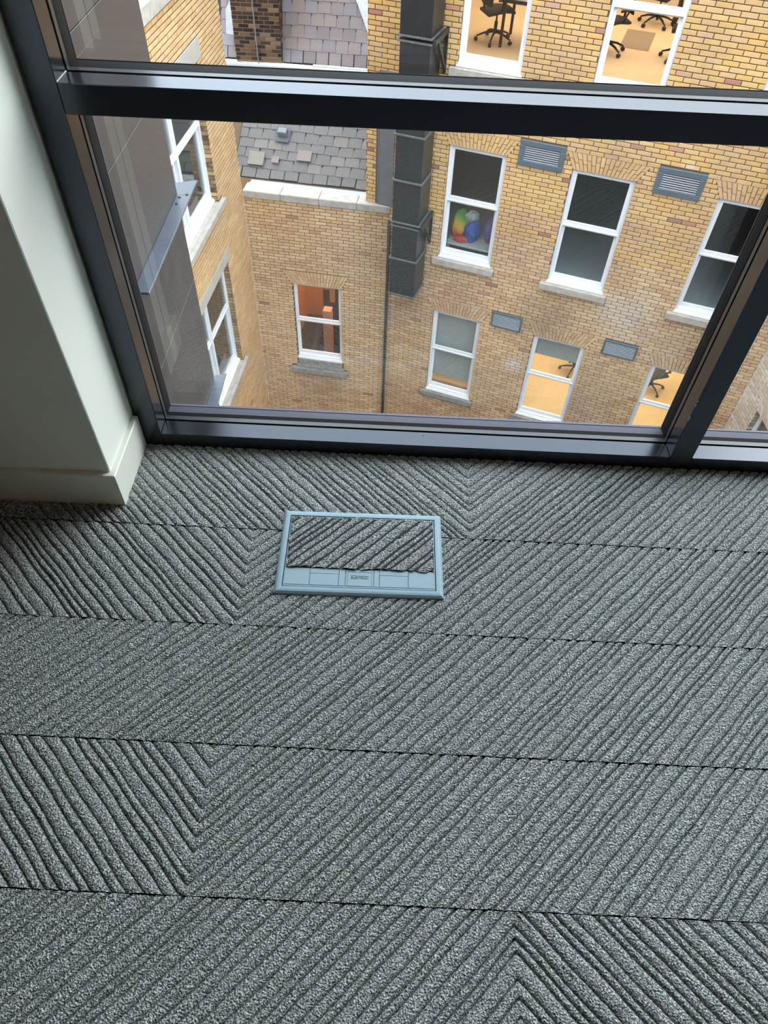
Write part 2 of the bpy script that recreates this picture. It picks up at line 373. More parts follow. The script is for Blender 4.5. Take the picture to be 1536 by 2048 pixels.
# ------------------------------------------------------------------ curtain wall (window_1)
YF = 1.232
win = empty('window_1', (0, 0, 0)); tag(win, kind='structure')
MULL = [(-.606, -.556), (.695, .750), (2.0, 2.055), (3.3, 3.355)]
TRAN = [(-.010, .037), (.772, .8195), (2.66, 2.75)]
ZT = CE
def frame_set(name, x0, x1, z0, z1, vertical):
    m = MB(); m.box(x0, x1, YF, 1.2805, z0, z1, ch=.0012)
    if vertical: m.box(x0 + .004, x1 - .004, 1.2805, 1.34, z0, z1)
    else: m.box(x0, x1, 1.2805, 1.34, z0, z1 - .004)
    o = m.build(name, MT['black'], win); return o
for i, (a, b) in enumerate(MULL): frame_set('mullion', a, b, -.01, ZT, True)
for i in range(3):
    xa, xb = MULL[i][1], MULL[i + 1][0]
    for j, (z0, z1) in enumerate(TRAN):
        frame_set('transom', xa, xb, z0, z1, False)
    for j in range(2):
        za, zb = TRAN[j][1], TRAN[j + 1][0]
        # glazing bead, gasket, outer cap, as rings
        def ring(name, mat, y0, y1, w, top_extra=0.0, ch=.0, wb=None):
            wb = w if wb is None else wb
            m = MB()
            m.box(xa, xb, y0, y1, za - .003, za + wb, ch=ch); m.box(xa, xb, y0, y1, zb - w, zb + .003, ch=ch)
            m.box(xa - .003, xa + w, y0, y1, za + wb, zb - w, ch=ch); m.box(xb - w, xb + .003, y0, y1, za + wb, zb - w, ch=ch)
            return m.build(name, mat, win)
        ring('glazing_bead', MT['bead'], 1.2855, 1.299, .0005 if j == 0 else .001, ch=.0)
        ring('gasket', MT['rubber'], 1.299, 1.3098, .0015, wb=.001)
        if j == 0: ring('outer_cap', MT['outer'], 1.3345, 1.342, -.001, wb=.0005)
        ring('outer_gasket', MT['rubber'], 1.3342, 1.3352, .0012)
        ring('edge_spacer', MT['rubber'], 1.3099, 1.3341, .0005, wb=.0002)
        if j == 0: m = MB(); m.box(xa + .001, xb - .001, 1.3112, 1.3330, za - .002, za + .0007); m.build('edge_trim', MT['outer'], win)
        g = MB(); g.box(xa - .002, xb + .002, 1.310, 1.334, za - .002, zb + .002)
        g.build('glass_pane', MT['glass'], win)
# white sealant at the mitre of the upper transom, left
m = MB(); m.tube((-.5555, 1.2335, .8205), (-.5555, 1.280, .8205), .0011, n=6); m.build('sealant', MT['seal'], win)
for (x, y) in ((.088, 1.268),):
    m = MB(); m.tube((x, y, .0368), (x, y, .0376), .0012, n=8); m.build('screw', MT['rubber'], win)
# chipped paint on the middle mullion
m = MB()
for z in (.205, .217, .166, .160): m.box(.6944, .6956, 1.2316, 1.2326, z, z + random.uniform(.003, .008))
m.build('paint_chip', MT['seal'], win)

# ------------------------------------------------------------------ floor box
fb = empty('floor_box', (-.047, .925, 0), math.radians(.8))
tag(fb, 'blue-grey plastic floor service box with a carpet-filled lid, set in the carpet by the window', 'floor box')
def ringbevel(o, i, zo, zm, zi, wo):   # outer half sizes o, inner half sizes i
    m = MB(); L_ = [(o[0], o[1], zo), (o[0] - .0012, o[1] - .0012, zm * .45), (o[0] - wo * .55, o[1] - wo * .55, zm * .9), (o[0] - wo, o[1] - wo, zm), (i[0], i[1], zm), (i[0], i[1], zi)]
    vs_ = []
    for (a, b, z) in L_: vs_ += [(-a, -b, z), (a, -b, z), (a, b, z), (-a, b, z)]
    F = []
    for k in range(len(L_) - 1):
        for q in range(4): F.append((4 * k + q, 4 * k + (q + 1) % 4, 4 * k + 4 + (q + 1) % 4, 4 * k + 4 + q))
    m.mesh(vs_, F); return m
ringbevel((.181, .1135), (.1648, .0970), -.004, .0082, .001, .010).build('frame', MT['box'], fb)
lid = MB(); lid.box(-.1633, .1633, -.0953, .0953, .000, .0038); 
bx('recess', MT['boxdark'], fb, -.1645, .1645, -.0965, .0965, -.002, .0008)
lid = empty('lid', parent=fb)
zl = .0072
m = MB()
IY = -.0475   # inlay front edge
m.box(-.1630, .1630, -.0950, .0950, .0012, .0040)
m.box(-.1630, .1630, .0925, .0950, .0040, zl, ch=.0004); m.box(-.1630, -.1606, -.0950, .0925, .0040, zl, ch=.0004); m.box(.1606, .1630, -.0950, .0925, .0040, zl, ch=.0004)
lidb = m.build('lid_tray', MT['box'], lid)
# front flap strip with buttons, separated by thin grooves
def strip(x0, x1, y0, y1, z=zl): m = MB(); m.box(x0, x1, y0, y1, .0030, z, ch=.0004); return m
gp = .0009
bl, bcn, br = (-.107, -.045), (-.0305, .0305), (.043, .1045)
fy0, fy1 = -.0950, IY
for (xa_, xb_, ya_) in ((-.1606, bl[0] - gp, -.0908), (bl[0], bl[1], -.0610), (bl[1] + gp, bcn[0] - gp, -.0908), (bcn[1] + gp, br[0] - gp, -.0908), (br[0], br[1], -.0610), (br[1] + gp, .1606, -.0908)):
    m = MB(); m.box(xa_, xb_, ya_, fy1, .003, zl, ch=.0003); m.build('front_strip', MT['box'], lid)
m = MB(); m.box(-.1630, .1630, -.0950, -.0914, .003, zl - .0004, ch=.0005); m.build('front_lip', MT['box'], lid)
for (a, b) in (bl, br):
    m = MB(); m.box(a + gp * .6, b - gp * .6, -.0908, -.0616, .003, zl + .0001, ch=.0003); m.build('cable_flap', MT['box'], lid)
m = MB()
m.box(bcn[0] + gp, bcn[0] + .0045, -.0908, -.0490, .003, zl, ch=.0003); m.box(bcn[1] - .0045, bcn[1] - gp, -.0908, -.0490, .003, zl, ch=.0003)
m.box(bcn[0] + .0045, bcn[1] - .0045, -.0545, -.0490, .003, zl, ch=.0003)
m.build('latch_surround', MT['box'], lid)
latch = MB(); latch.box(bcn[0] + .0051, bcn[1] - .0051, -.0908, -.0552, .003, zl + .0001, ch=.0003)
latch = latch.build('latch', MT['box'], lid)
m = MB(); m.box(-.0185, .0185, -.0748, -.0650, zl + .0001, zl + .0004); 
m2 = MB()
for (a, b, c, d) in ((-.0190, .0190, -.0650, -.0645), (-.0190, -.0186, -.0745, -.0650), (.0186, .0190, -.0745, -.0650)): m2.box(a, b, c, d, zl, zl + .0005)
m2.build('name_plate', MT['boxdark'], latch)
tcu = bpy.data.curves.new('lettering', 'FONT'); tcu.body = 'ELECTRAK'; tcu.size = .0074; tcu.align_x = 'CENTER'; tcu.align_y = 'CENTER'; tcu.extrude = .00015
tcu.materials.append(MT['boxdark'])
tob = bpy.data.objects.new('lettering_curve', tcu); COL.objects.link(tob); bpy.context.view_layer.update()
tme = bpy.data.meshes.new_from_object(tob.evaluated_get(bpy.context.evaluated_depsgraph_get())); bpy.data.objects.remove(tob)
to = bpy.data.objects.new('lettering', tme); COL.objects.link(to); to.parent = latch; to.location = (0, -.0702, zl + .0004)
me = carpet_mesh('carpet_inlay', -.1600, .1600, IY, .0920, '/', .02, 4901, step=.004, top=zl + .0032, ragged=.0016)
o = bpy.data.objects.new('carpet_inlay', me); COL.objects.link(o); o.parent = lid
# side of the inlay (backing)
bx('inlay_backing', MT['carpet_under'], lid, -.1594, .1594, IY + .0012, .0912, .004, zl + .0020)

# ================================================================== OUTSIDE
exec_outside = True
# --- our own building: metal clad fin beside the window
fin = empty('cladding_fin', (-.575, 1.345, 0))
tag(fin, 'grey-brown metal clad fin standing out beside the left edge of the window', 'cladding')
# local: x 0 at face, y 0..0.443
zj = [-13.5, -3.4, -2.7, -1.6, -.87, -.245, .113, .36, .603, .843, 1.4, 2.2, 3.2]
for k in range(len(zj) - 1):
    m = MB(); m.box(-.07, 0, 0, .443, zj[k] + .0008, zj[k + 1] - .0008, ch=.0008)
    m.build('panel', MT['panel2'] if k in (5, 6) else MT['panel'], fin)
for (z, ext, w) in ((.358, .50, .036), (-.262, .455, .033)):
    m = MB(); m.box(-.001, w, 0, ext - .06, z - .004, z + .002, ch=.001)
    m.mesh([(-.001, ext - .06, z + .002), (w, ext - .06, z + .002), (w, ext + .02, z + .002), (-.02, ext, z + .002), (-.001, ext - .06, z - .004), (w, ext - .06, z - .004), (w, ext + .02, z - .004), (-.02, ext, z - .004)],
           [(0, 1, 2, 3), (4, 7, 6, 5), (1, 5, 6, 2), (2, 6, 7, 3), (3, 7, 4, 0)])
    fl = m.build('flashing', MT['ledge'], fin)
    if z > 0:
        for (x, y) in ((.010, .425), (.010, .390), (.026, .440)):
            r_ = MB(); r_.tube((x, y, z + .002), (x, y, z + .0045), .004, .003, n=8); r_.build('rivet', MT['pipe'], fl)

# --- brick buildings
def facade(name, label, ph, org):
    e = empty(name, (org[0], org[1], 0), math.radians(ph)); tag(e, label, 'building'); return e
def wpos(e_loc, ph, p):
    a = math.radians(ph); return (e_loc[0] + p[0] * math.cos(a) - p[1] * math.sin(a), e_loc[1] + p[0] * math.sin(a) + p[1] * math.cos(a), p[2])
YEL = [lin(230, 190, 124), lin(226, 184, 118), lin(232, 194, 130), lin(222, 180, 116), lin(228, 188, 134), lin(218, 176, 120), lin(226, 182, 110), lin(222, 184, 136)]
RED = [lin(206, 150, 124), lin(186, 132, 112), lin(160, 122, 108), lin(212, 164, 136)]
BUF = [lin(226, 192, 148), lin(220, 182, 136), lin(230, 198, 156), lin(214, 176, 136), lin(224, 190, 150), lin(208, 170, 132), lin(232, 202, 162), lin(218, 184, 140)]
PALY = [lin(232, 196, 144), lin(226, 188, 134), lin(234, 200, 150), lin(222, 184, 134), lin(228, 192, 146), lin(218, 180, 132)]
DRK = [lin(70, 54, 44), lin(60, 48, 42), lin(88, 68, 52), lin(42, 36, 34), lin(110, 86, 64), lin(52, 46, 43), lin(66, 52, 44), lin(128, 106, 84), lin(112, 90, 70)]
PAL = [lin(226, 216, 204), lin(218, 206, 192), lin(232, 222, 210), lin(210, 194, 178), lin(222, 208, 190), lin(204, 192, 178)]
BRICKDATA = {}
def brick_mb(w, h, depth, col):
    m = MB(); c = .004; x0, x1, z0, z1 = -w / 2, w / 2, -h / 2, h / 2
    vs_ = [(x0, depth, z0), (x1, depth, z0), (x1, depth, z1), (x0, depth, z1), (x0, c, z0), (x1, c, z0), (x1, c, z1), (x0, c, z1),
           (x0 + c, 0, z0 + c), (x1 - c, 0, z0 + c), (x1 - c, 0, z1 - c), (x0 + c, 0, z1 - c)]
    F = [(8, 9, 10, 11)]
    for a in range(4):
        b = (a + 1) % 4; F += [(a, b, 4 + b, 4 + a), (4 + a, 4 + b, 8 + b, 8 + a)]
    m.mesh(vs_, F, col); return vs_, F, m
def brickwork(parent, org, ph, u0, u1, z0, z1, course, pitch, pal, redp, mat, holes, blocks, seed, xf=None, maxi=300, mortar=.0115, wallgap=None, deepw=.11, ubound=None, zoff=0.0, trap=()):
    """bricks in stretcher bond; holes = openings (u0,u1,z0,z1); blocks = other areas without bricks; trap = arches"""
    r = random.Random(seed); pieces = []
    n = int((z1 - z0) / course) + 1
    for k in range(n):
        zb = z0 + k * course; zt = min(zb + course - mortar, z1)
        if zt - zb < .02: continue
        zc = (zb + zt) / 2
        iv = [(u0, u1, False, False)]
        cuts = [(h[0], h[1], True) for h in holes if h[2] - .02 < zc < h[3] + .02] + [(b[0], b[1], False) for b in blocks if b[2] - .01 < zc < b[3] + .01]
        for (a0, a1, az0, b0, b1, az1) in trap:
            if az0 - .01 < zc < az1 - .01:
                t = min(1, max(0, (zc - az0) / (az1 - az0))); cuts.append((a0 + (b0 - a0) * t - .004, a1 + (b1 - a1) * t + .004, False))
        for c0, c1, dp in cuts:
            nv = []
            for a, b, da, db in iv:
                if c1 <= a or c0 >= b: nv.append((a, b, da, db)); continue
                if c0 > a: nv.append((a, c0, da, dp))
                if c1 < b: nv.append((c1, b, dp, db))
            iv = nv
        off = (0 if k % 2 else pitch / 2) + r.uniform(-.012, .012)
        for a, b, da, db in iv:
            s = math.floor((a - off) / pitch) * pitch + off
            while s < b:
                e0 = max(a, s); e1 = min(b, s + pitch - mortar)
                if e1 - e0 > .012:
                    j = r.uniform(-.003, .003) * (e1 - e0 > .18)
                    deep = (da and e0 - a < .02) or (db and b - e1 < .02)
                    pieces.append((e0, e1 + j * 0, zb, zt, deep))
                s += pitch
    X = xf or Matrix.Identity(4)
    vis = []
    for i, p in enumerate(pieces):
        c = X @ Vector(((p[0] + p[1]) / 2, 0, (p[2] + p[3]) / 2)); w = wpos(org, ph, c)
        x, y, Z = proj(w)
        if -20 < x < W_ + 20 and -20 < y < 860 and not (165 + .046 * x < y < 230 + .046 * x) and (p[1] - p[0]) > .1:
            if x < 277 + .2 * y - 5: continue
            vis.append((Z, i))
    vis.sort(); ind = set(i for _, i in vis[:maxi])
    big = MB()
    for i, p in enumerate(pieces):
        w = p[1] - p[0]; h = p[3] - p[2]
        ends = w < .13
        col = r.choice(RED) if r.random() < (redp * (3 if ends else 1)) else r.choice(pal)
        depth = deepw if p[4] else .02
        jy = r.uniform(-.0025, .0015)
        ctr = Vector(((p[0] + p[1]) / 2, jy, (p[2] + p[3]) / 2))
        if i in ind:
            key = (name_of(mat), round(w, 3), round(h, 3), depth, col)
            if key not in BRICKDATA:
                _, _, mm = brick_mb(w, h, depth, col); BRICKDATA[key] = mm.data('brick', mat)
            o = bpy.data.objects.new('brick', BRICKDATA[key]); COL.objects.link(o); o.parent = parent
            o.matrix_local = X @ Matrix.Translation(ctr)
        else:
            vs_, F, _ = brick_mb(w, h, depth, col)
            big.mesh([tuple(X @ (Vector(v) + ctr)) for v in vs_], F, col)
    if big.v:
        o = big.build('brickwork', mat, parent); tag(o, kind='stuff')
def name_of(m): return m.name
def mortar_wall(parent, u0, u1, z0, z1, holes, mat, y=.007, th=.19, xf=None, name='mortar_bed'):
    X = xf or Matrix.Identity(4)
    us = sorted(set([u0, u1] + [v for h in holes for v in (h[0], h[1]) if u0 < v < u1])); zs = sorted(set([z0, z1] + [v for h in holes for v in (h[2], h[3]) if z0 < v < z1]))
    m = MB()
    inh = lambda u, z: any(h[0] < u < h[1] and h[2] < z < h[3] for h in holes)
    for i in range(len(us) - 1):
        for j in range(len(zs) - 1):
            a, b, c, d = us[i], us[i + 1], zs[j], zs[j + 1]
            if inh((a + b) / 2, (c + d) / 2): continue
            for yy in (y, y + th): m.quad(*[tuple(X @ Vector(p)) for p in ((a, yy, c), (b, yy, c), (b, yy, d), (a, yy, d))])
    for h in holes:
        a, b, c, d = h
        for q in (((a, y, c), (a, y + th, c), (a, y + th, d), (a, y, d)), ((b, y, c), (b, y, d), (b, y + th, d), (b, y + th, c)), ((a, y, c), (b, y, c), (b, y + th, c), (a, y + th, c)), ((a, y, d), (a, y + th, d), (b, y + th, d), (b, y, d))):
            m.quad(*[tuple(X @ Vector(p)) for p in q])
    return m.build(name, mat, parent)
def arch(parent, u0, u1, zh, mat, pal, seed, hgt=.29, lo=.145, ro=.16, n=17, y=.0):
    r = random.Random(seed)
    for k in range(n):
        for half in (0, 1):
            t0, t1 = (0, .62) if (k % 2) == 0 else (0, .38)
            if half: t0, t1 = t1, 1
            g = .005
            def P(f, t): return (u0 + (u1 - u0) * f) * (1 - t) + ((u0 - lo) + (u1 + ro - u0 + lo) * f) * t
            q = []
            for (f, t) in ((k / n, t0), ((k + 1) / n, t0), ((k + 1) / n, t1), (k / n, t1)):
                q.append([P(f, t), zh + hgt * t])
            q[0][0] += g; q[3][0] += g; q[1][0] -= g; q[2][0] -= g
            if t0 > 0: q[0][1] += g * 2; q[1][1] += g * 2
            col = r.choice(pal); m = MB(); j = r.uniform(-.002, .001)
            d = .07 if half == 0 else .02
            vs_ = [(p[0], y + j, p[1]) for p in q] + [(p[0], y + d, p[1]) for p in q]
            m.mesh(vs_, [(0, 1, 2, 3)] + [(a, (a + 1) % 4, 4 + (a + 1) % 4, 4 + a) for a in range(4)], col)
            m.build('arch_brick', mat, parent)
def sash_window(parent, u0, u1, zt, zb, y0=.05, paired=False, zr=None, shade=True, name='window', fw=.045, sw=.045, mw=.05, panes=True, lower_open=0):
    """uPVC sliding sash: outer frame, proud upper sash, set back lower sash, panes, cill"""
    w = empty(name, (0, 0, 0), parent=parent)
    zr = zr if zr is not None else (zt + zb) / 2
    m = MB()
    m.box(u0, u0 + fw, y0, y0 + .10, zb, zt, ch=.004); m.box(u1 - fw, u1, y0, y0 + .10, zb, zt, ch=.004)
    m.box(u0 + fw, u1 - fw, y0, y0 + .10, zt - fw, zt, ch=.004); m.box(u0 + fw, u1 - fw, y0, y0 + .10, zb, zb + .035, ch=.004)
    bays = [(u0 + fw, u1 - fw)]
    if paired:
        um = (u0 + u1) / 2; m.box(um - mw, um + mw, y0 - .01, y0 + .10, zb, zt, ch=.004); bays = [(u0 + fw, um - mw), (um + mw, u1 - fw)]
    m.box(u0 - .015, u1 + .015, y0 - .03, y0 + .10, zb - .02, zb, ch=.003); m.box(u0 - .02, u1 + .02, y0 - .055, y0 + .10, zb - .045, zb - .02, ch=.003)
    m.build('frame', MT['upvc'], w)
    for (a, b) in bays:
        s = sw; ya, yb = y0 + .012, y0 + .05
        m = MB(); m.box(a, a + s, ya, yb, zr, zt - fw, ch=.003); m.box(b - s, b, ya, yb, zr, zt - fw, ch=.003)
        m.box(a + s, b - s, ya, yb, zt - fw - s * .8, zt - fw, ch=.003); m.box(a + s, b - s, ya, yb, zr + .03, zr + .095, ch=.003)
        m.box(a, b, ya - .012, yb, zr, zr + .032, ch=.004)
        for f in (.1, .5, .9): c = a + (b - a) * f; m.box(c - .016, c + .016, ya - .003, ya, zr + .045, zr + .055)
        m.build('sash', MT['upvc'], w)
        bx('rail_shade_strip', MT['upvcshade'], w, a, b, ya + .004, yb, zr - .016, zr)  # added strip, coloured as the shadow under the upper sash's rail
        m = MB(); ya2, yb2 = yb + .002, yb + .04
        m.box(a, a + s, ya2, yb2, zb + .035, zr, ch=.003); m.box(b - s, b, ya2, yb2, zb + .035, zr, ch=.003)
        m.box(a + s, b - s, ya2, yb2, zb + .035, zb + .035 + .085, ch=.003); m.box(a, b, ya2, yb2, zr - .0, zr + .04, ch=.003)
        m.build('sash', MT['upvc'], w)
        if panes:
            bx('glass_pane', MT['wglass'], w, a + s - .004, b - s + .004, ya + .016, ya + .020, zr + .09, zt - fw - s * .8 + .004)
            bx('glass_pane', MT['wglass'], w, a + s - .004, b - s + .004, ya2 + .016, ya2 + .020, zb + .115, zr + .004)
    return w
def room(parent, u0, u1, y0, y1, z0, z1, fl, wl, light=None, ce=None):
    m = MB(); m.quad((u0, y0, z0), (u1, y0, z0), (u1, y1, z0), (u0, y1, z0)); m.build('room_floor', fl, parent)
    m = MB(); m.quad((u0, y1, z0), (u1, y1, z0), (u1, y1, z1), (u0, y1, z1)); m.quad((u0, y0, z0), (u0, y1, z0), (u0, y1, z1), (u0, y0, z1)); m.quad((u1, y0, z0), (u1, y1, z0), (u1, y1, z1), (u1, y0, z1)); m.build('room_wall', wl, parent)
    m = MB(); m.quad((u0, y0, z1), (u1, y0, z1), (u1, y1, z1), (u0, y1, z1)); m.build('room_ceiling', ce or wl, parent)
    if light:
        area_light('ceiling_lamp', ((u0 + u1) / 2, (y0 + y1) / 2, z1 - .03), (u1 - u0) * .8, (y1 - y0) * .7, light[0], light[1], parent=parent)

# ---- right facade
C_ = (-.166, 12.788); PH = -19.1
WR = [(1.04, 2.055), (3.15, 4.185), (5.47, 6.50)]
right = facade('brick_building', 'yellow brick office building with three columns of white sash windows, opposite on the right', PH, C_)
stR = [(wpos(C_, PH, (4.75, 0, -6.45)), .75, lin(214, 204, 192), .8), (wpos(C_, PH, (4.4, 0, -6.35)), .4, lin(218, 208, 196), .6), (wpos(C_, PH, (2.85, 0, -8.15)), .28, lin(226, 220, 216), .85),
       (wpos(C_, PH, (3.4, 0, -6.75)), .9, lin(150, 122, 98), .5), (wpos(C_, PH, (4.6, 0, -9.0)), .8, lin(190, 172, 160), .6), (wpos(C_, PH, (.5, 0, -7.4)), 1.0, lin(172, 136, 108), .55),
       (wpos(C_, PH, (1.5, 0, -6.85)), .8, lin(176, 142, 122), .6), (wpos(C_, PH, (.6, 0, -10)), 1.3, lin(168, 128, 96), .5), (wpos(C_, PH, (5.8, 0, -6.85)), .9, lin(190, 170, 152), .55), (wpos(C_, PH, (4.9, 0, -3.72)), .16, lin(240, 232, 220), .7)]
MB_R = brick_mat('london stock brick', stR)
AH = {}; holesR = []; trapR = []; blocksR = []
rowsR = [(-.82, -2.82), (-4.045, -6.085), (-7.325, -9.385)]
for (zt, zb) in rowsR:
    for (a, b) in WR:
        holesR.append((a, b, zb - .045, zt)); HG = -5.42 + .0713 * math.ceil((zt + .26 + 5.42) / .0713) - zt - .004; AH[round(zt, 3)] = HG; trapR.append((a, b, zt, a - .145, b + .16, zt + HG))
        blocksR.append((a - .12, b + .09, zb - .19, zb - .045))
vents = [(2.24, 2.99, -4.135, -3.73, 1), (4.46, 5.195, -4.15, -3.737, 2), (2.258, 2.87, -7.335, -7.0, 3), (4.49, 5.13, -7.335, -7.008, 4)]
for v in vents: blocksR.append(v[:4])
CR = .0713
brickwork(right, C_, PH, -.47, 7.23, -5.42, 4.0, CR, .225, YEL, .025, MB_R, holesR, blocksR + [(-.285, 0.01, -5.42, -4.0)], 11, trap=trapR, maxi=200)
brickwork(right, C_, PH, 0.0, 7.23, -5.42 - CR * 118, -5.42 - .004, CR, .225, BUF, .015, MB_R, holesR, blocksR, 12, trap=trapR, maxi=100)
mortar_wall(right, -.47, 7.23, -13.9, 4.0, [h for h in holesR], MT['mortar'])
k = 0
for (zt, zb) in rowsR:
    for (a, b) in WR:
        k += 1
        arch(right, a, b, zt, MB_R, [YEL, YEL, BUF][rowsR.index((zt, zb))], 100 + k, hgt=AH[round(zt, 3)])
        sash_window(right, a, b, zt, zb, zr=zt - .985 if zt < -4 else zt - 1.0)
        m = MB(); m.box(a - .115, b + .085, -.07, .06, zb - .175, zb - .050, ch=.006)
        m.build('window_sill', MT['stone'] if zt > -7 else MT['stonegrey'], right)
# flank wall and roof of that building
m = MB(); m.quad((-.47, .006, -5.4), (-.47, 8, -5.4), (-.47, 8, 4.0), (-.47, .006, 4.0)); m.quad((-.47, .006, 4.0), (7.3, .006, 4.0), (7.3, 8, 4.0), (-.47, 8, 4.0)); m.build('side_wall', MT['mortarlight'], right)
WARM = (1.0, .63, .30)
room(right, .1, 7.1, .22, 5.2, -3.0, -.35, MT['rfloor'], MT['rwall'], (170, (1, .77, .58)), MT['rwall'])
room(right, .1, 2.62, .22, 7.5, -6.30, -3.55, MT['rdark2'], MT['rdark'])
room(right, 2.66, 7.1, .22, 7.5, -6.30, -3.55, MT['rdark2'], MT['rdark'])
room(right, .1, 2.62, .22, 3.6, -9.62, -6.9, MT['rwall'], MT['rwall'], (24, (1, .8, .6)))
room(right, 2.66, 7.1, .22, 5.0, -9.55, -6.9, MT['rfloor'], MT['rwall'], (115, (1, .78, .46)))
# roller blinds and timber ledge in the lower row
m = MB(); m.box(1.10, 1.99, .19, .2, -9.08, -7.36); m.build('roller_blind', MT['blind'], right)
m = MB(); m.box(1.10, 1.99, .21, .75, -9.30, -9.25); m.build('window_board', MT['wood'], right)
m = MB(); m.box(3.2, 4.13, .19, .2, -7.87, -7.36); m.build('roller_blind', MT['blind'], right)
for (u, y) in ((4.1, 3.2), (3.2, 2.5), (4.7, 2.2), (2.0, 3.0)):
    m = MB(); m.box(u, u + .5, y, y + 1.0, -2.999, -2.996); m.build('carpet_tile', MT['rfloor2'], right)
# vents
vl = ['large blue-grey louvred vent between the upper-left and upper-middle sash windows', 'large blue-grey louvred vent between the upper-middle and upper-right sash windows',
      'small blue-grey louvred vent beside the lower-left sash window, left of the middle one', 'small blue-grey louvred vent between the lower-middle and lower-right sash windows']
for (a, b, z0, z1, k) in vents:
    e = empty('wall_vent', wpos(C_, PH, (0, 0, 0))[:2] + (0,), math.radians(PH)); tag(e, vl[k - 1], 'vent', 'louvred vents on the right-hand brick facade')
    fr_ = .085 if k < 3 else .035
    m = MB(); y0, y1 = -.035, .01
    m.box(a, b, y0, y1, z1 - fr_, z1, ch=.006); m.box(a, b, y0, y1, z0, z0 + fr_, ch=.006); m.box(a, a + fr_, y0, y1, z0 + fr_, z1 - fr_, ch=.006); m.box(b - fr_, b, y0, y1, z0 + fr_, z1 - fr_, ch=.006)
    m.build('frame', MT['vent'], e)
    bx('back_plate', MT['pipe'], e, a + fr_, b - fr_, .008, .012, z0 + fr_, z1 - fr_)
    ns = 7 if k < 3 else 8; hh = (z1 - z0 - 2 * fr_) / ns
    for q in range(ns):
        zc = z0 + fr_ + hh * (q + .5)
        m = MB(); m.mesh([(a + fr_, -.030, zc - hh * .20), (b - fr_, -.030, zc - hh * .20), (b - fr_, -.012, zc + hh * .06), (a + fr_, -.012, zc + hh * .06), (a + fr_, -.028, zc - hh * .30), (b - fr_, -.028, zc - hh * .30), (b - fr_, -.010, zc - hh * .04), (a + fr_, -.010, zc - hh * .04)],
                         [(0, 1, 2, 3), (4, 7, 6, 5), (0, 4, 5, 1), (2, 6, 7, 3), (0, 3, 7, 4), (1, 5, 6, 2)])
        m.build('slat', MT['slat'], e)
# duct
du = empty('ventilation_duct', (C_[0], C_[1], 0), math.radians(PH)); tag(du, 'tall black rectangular steel duct running up the brick facade beside the corner', 'duct')
df = -.62; dbk = -.06; ul, ur = .285, .785
zs_ = [-6.735, -5.98, -5.285, -4.517, -3.765, -3.03, -2.385, -1.6, -.8, 0.0, .8, 1.6]
for i in range(len(zs_) - 1):
    z0, z1 = zs_[i], zs_[i + 1]; gpz = .0
    ins = .008 if i % 2 else 0
    m = MB(); m.box(ul + ins, ur - ins, df + ins, dbk, z0 + .01, z1 - (.04 if i in (1, 5) else .01), ch=.004); m.build('duct_section', MT['duct'], du)
    m = MB()
    for zz in ([z0] if i not in (2, 6) else [z0 + .018, z0 - .05]):
        t_ = .028; zz2 = zz + .012
        m.box(ul - t_, ur + t_, df - t_, df + .004, zz - .012, zz2, ch=.002); m.box(ur - .004, ur + t_, df, dbk, zz - .012, zz2, ch=.002); m.box(ul - t_, ul + .004, df, dbk, zz - .012, zz2, ch=.002)
    m.build('flange', MT['flange'], du)
for zt in (-2.36, -5.25):
    m = MB(); u = ur + .035
    m.box(u, u + .05, df - .03, .0, zt - .07, zt - .0, ch=.003); m.box(u, u + .045, -.045, .0, zt - .62, zt - .0, ch=.003)
    m.mesh([(u + .005, df + .12, zt - .06), (u + .045, df + .12, zt - .06), (u + .045, df + .19, zt - .06), (u + .005, df + .19, zt - .06), (u + .005, -.06, zt - .56), (u + .045, -.06, zt - .56), (u + .045, -.01, zt - .56), (u + .005, -.01, zt - .56)],
           [(0, 1, 5, 4), (1, 2, 6, 5), (2, 3, 7, 6), (3, 0, 4, 7)])
    m.build('bracket', MT['duct'], du)
# lead sheet and downpipe in the corner
m = MB(); m.box(-.235, .06, -.02, .012, -5.34, -3.1, ch=.004); m.box(-.245, -.225, -.03, .0, -5.34, -3.1, ch=.003)
m.build('lead_sheet', MT['lead'], right)
dp_ = empty('downpipe', (C_[0], C_[1], 0), math.radians(PH)); tag(dp_, 'thin black downpipe in the corner below the duct', 'pipe')
m = MB(); m.tube((.035, -.06, -13.8), (.035, -.06, -5.6), .030, n=10); m.build('pipe', MT['pipe'], dp_, smooth=True)
for z in (-6.6, -8.3, -10.0):
    m = MB(); m.tube((.035, -.06, z), (.035, -.06, z + .07), .038, n=10); m.build('collar', MT['pipe'], dp_)

# ---- back facade
PB = -7.8; SB0 = -2.835
back = facade('brick_extension', 'lower brown-yellow brick rear wall with one small sash window and stone coping, behind the courtyard', PB, C_)
MB_B = brick_mat('weathered stock brick', [(wpos(C_, PB, (-.6, 0, -6.4)), 1.0, lin(206, 176, 150), .5), (wpos(C_, PB, (-1.4, 0, -9.9)), .9, lin(158, 124, 98), .55), (wpos(C_, PB, (-.3, 0, -9.3)), .6, lin(196, 160, 138), .45), (wpos(C_, PB, (-2.3, 0, -5.8)), .9, lin(200, 158, 98), .45)], .3)
BW = (-1.995, -.955); hb = [(BW[0], BW[1], -9.20, -7.26)]
tb = [(BW[0], BW[1], -7.26, BW[0] - .22, BW[1] + .17, -6.96)]
brickwork(back, C_, PB, SB0, -.0, -5.49 - .066 * 122, -5.49, .066, .222, BUF, .015, MB_B, hb, [(BW[0] - .16, BW[1] + .13, -9.555, -9.43), (BW[0] - .02, BW[1] + .03, -9.43, -9.2)], 21, trap=tb, maxi=300)
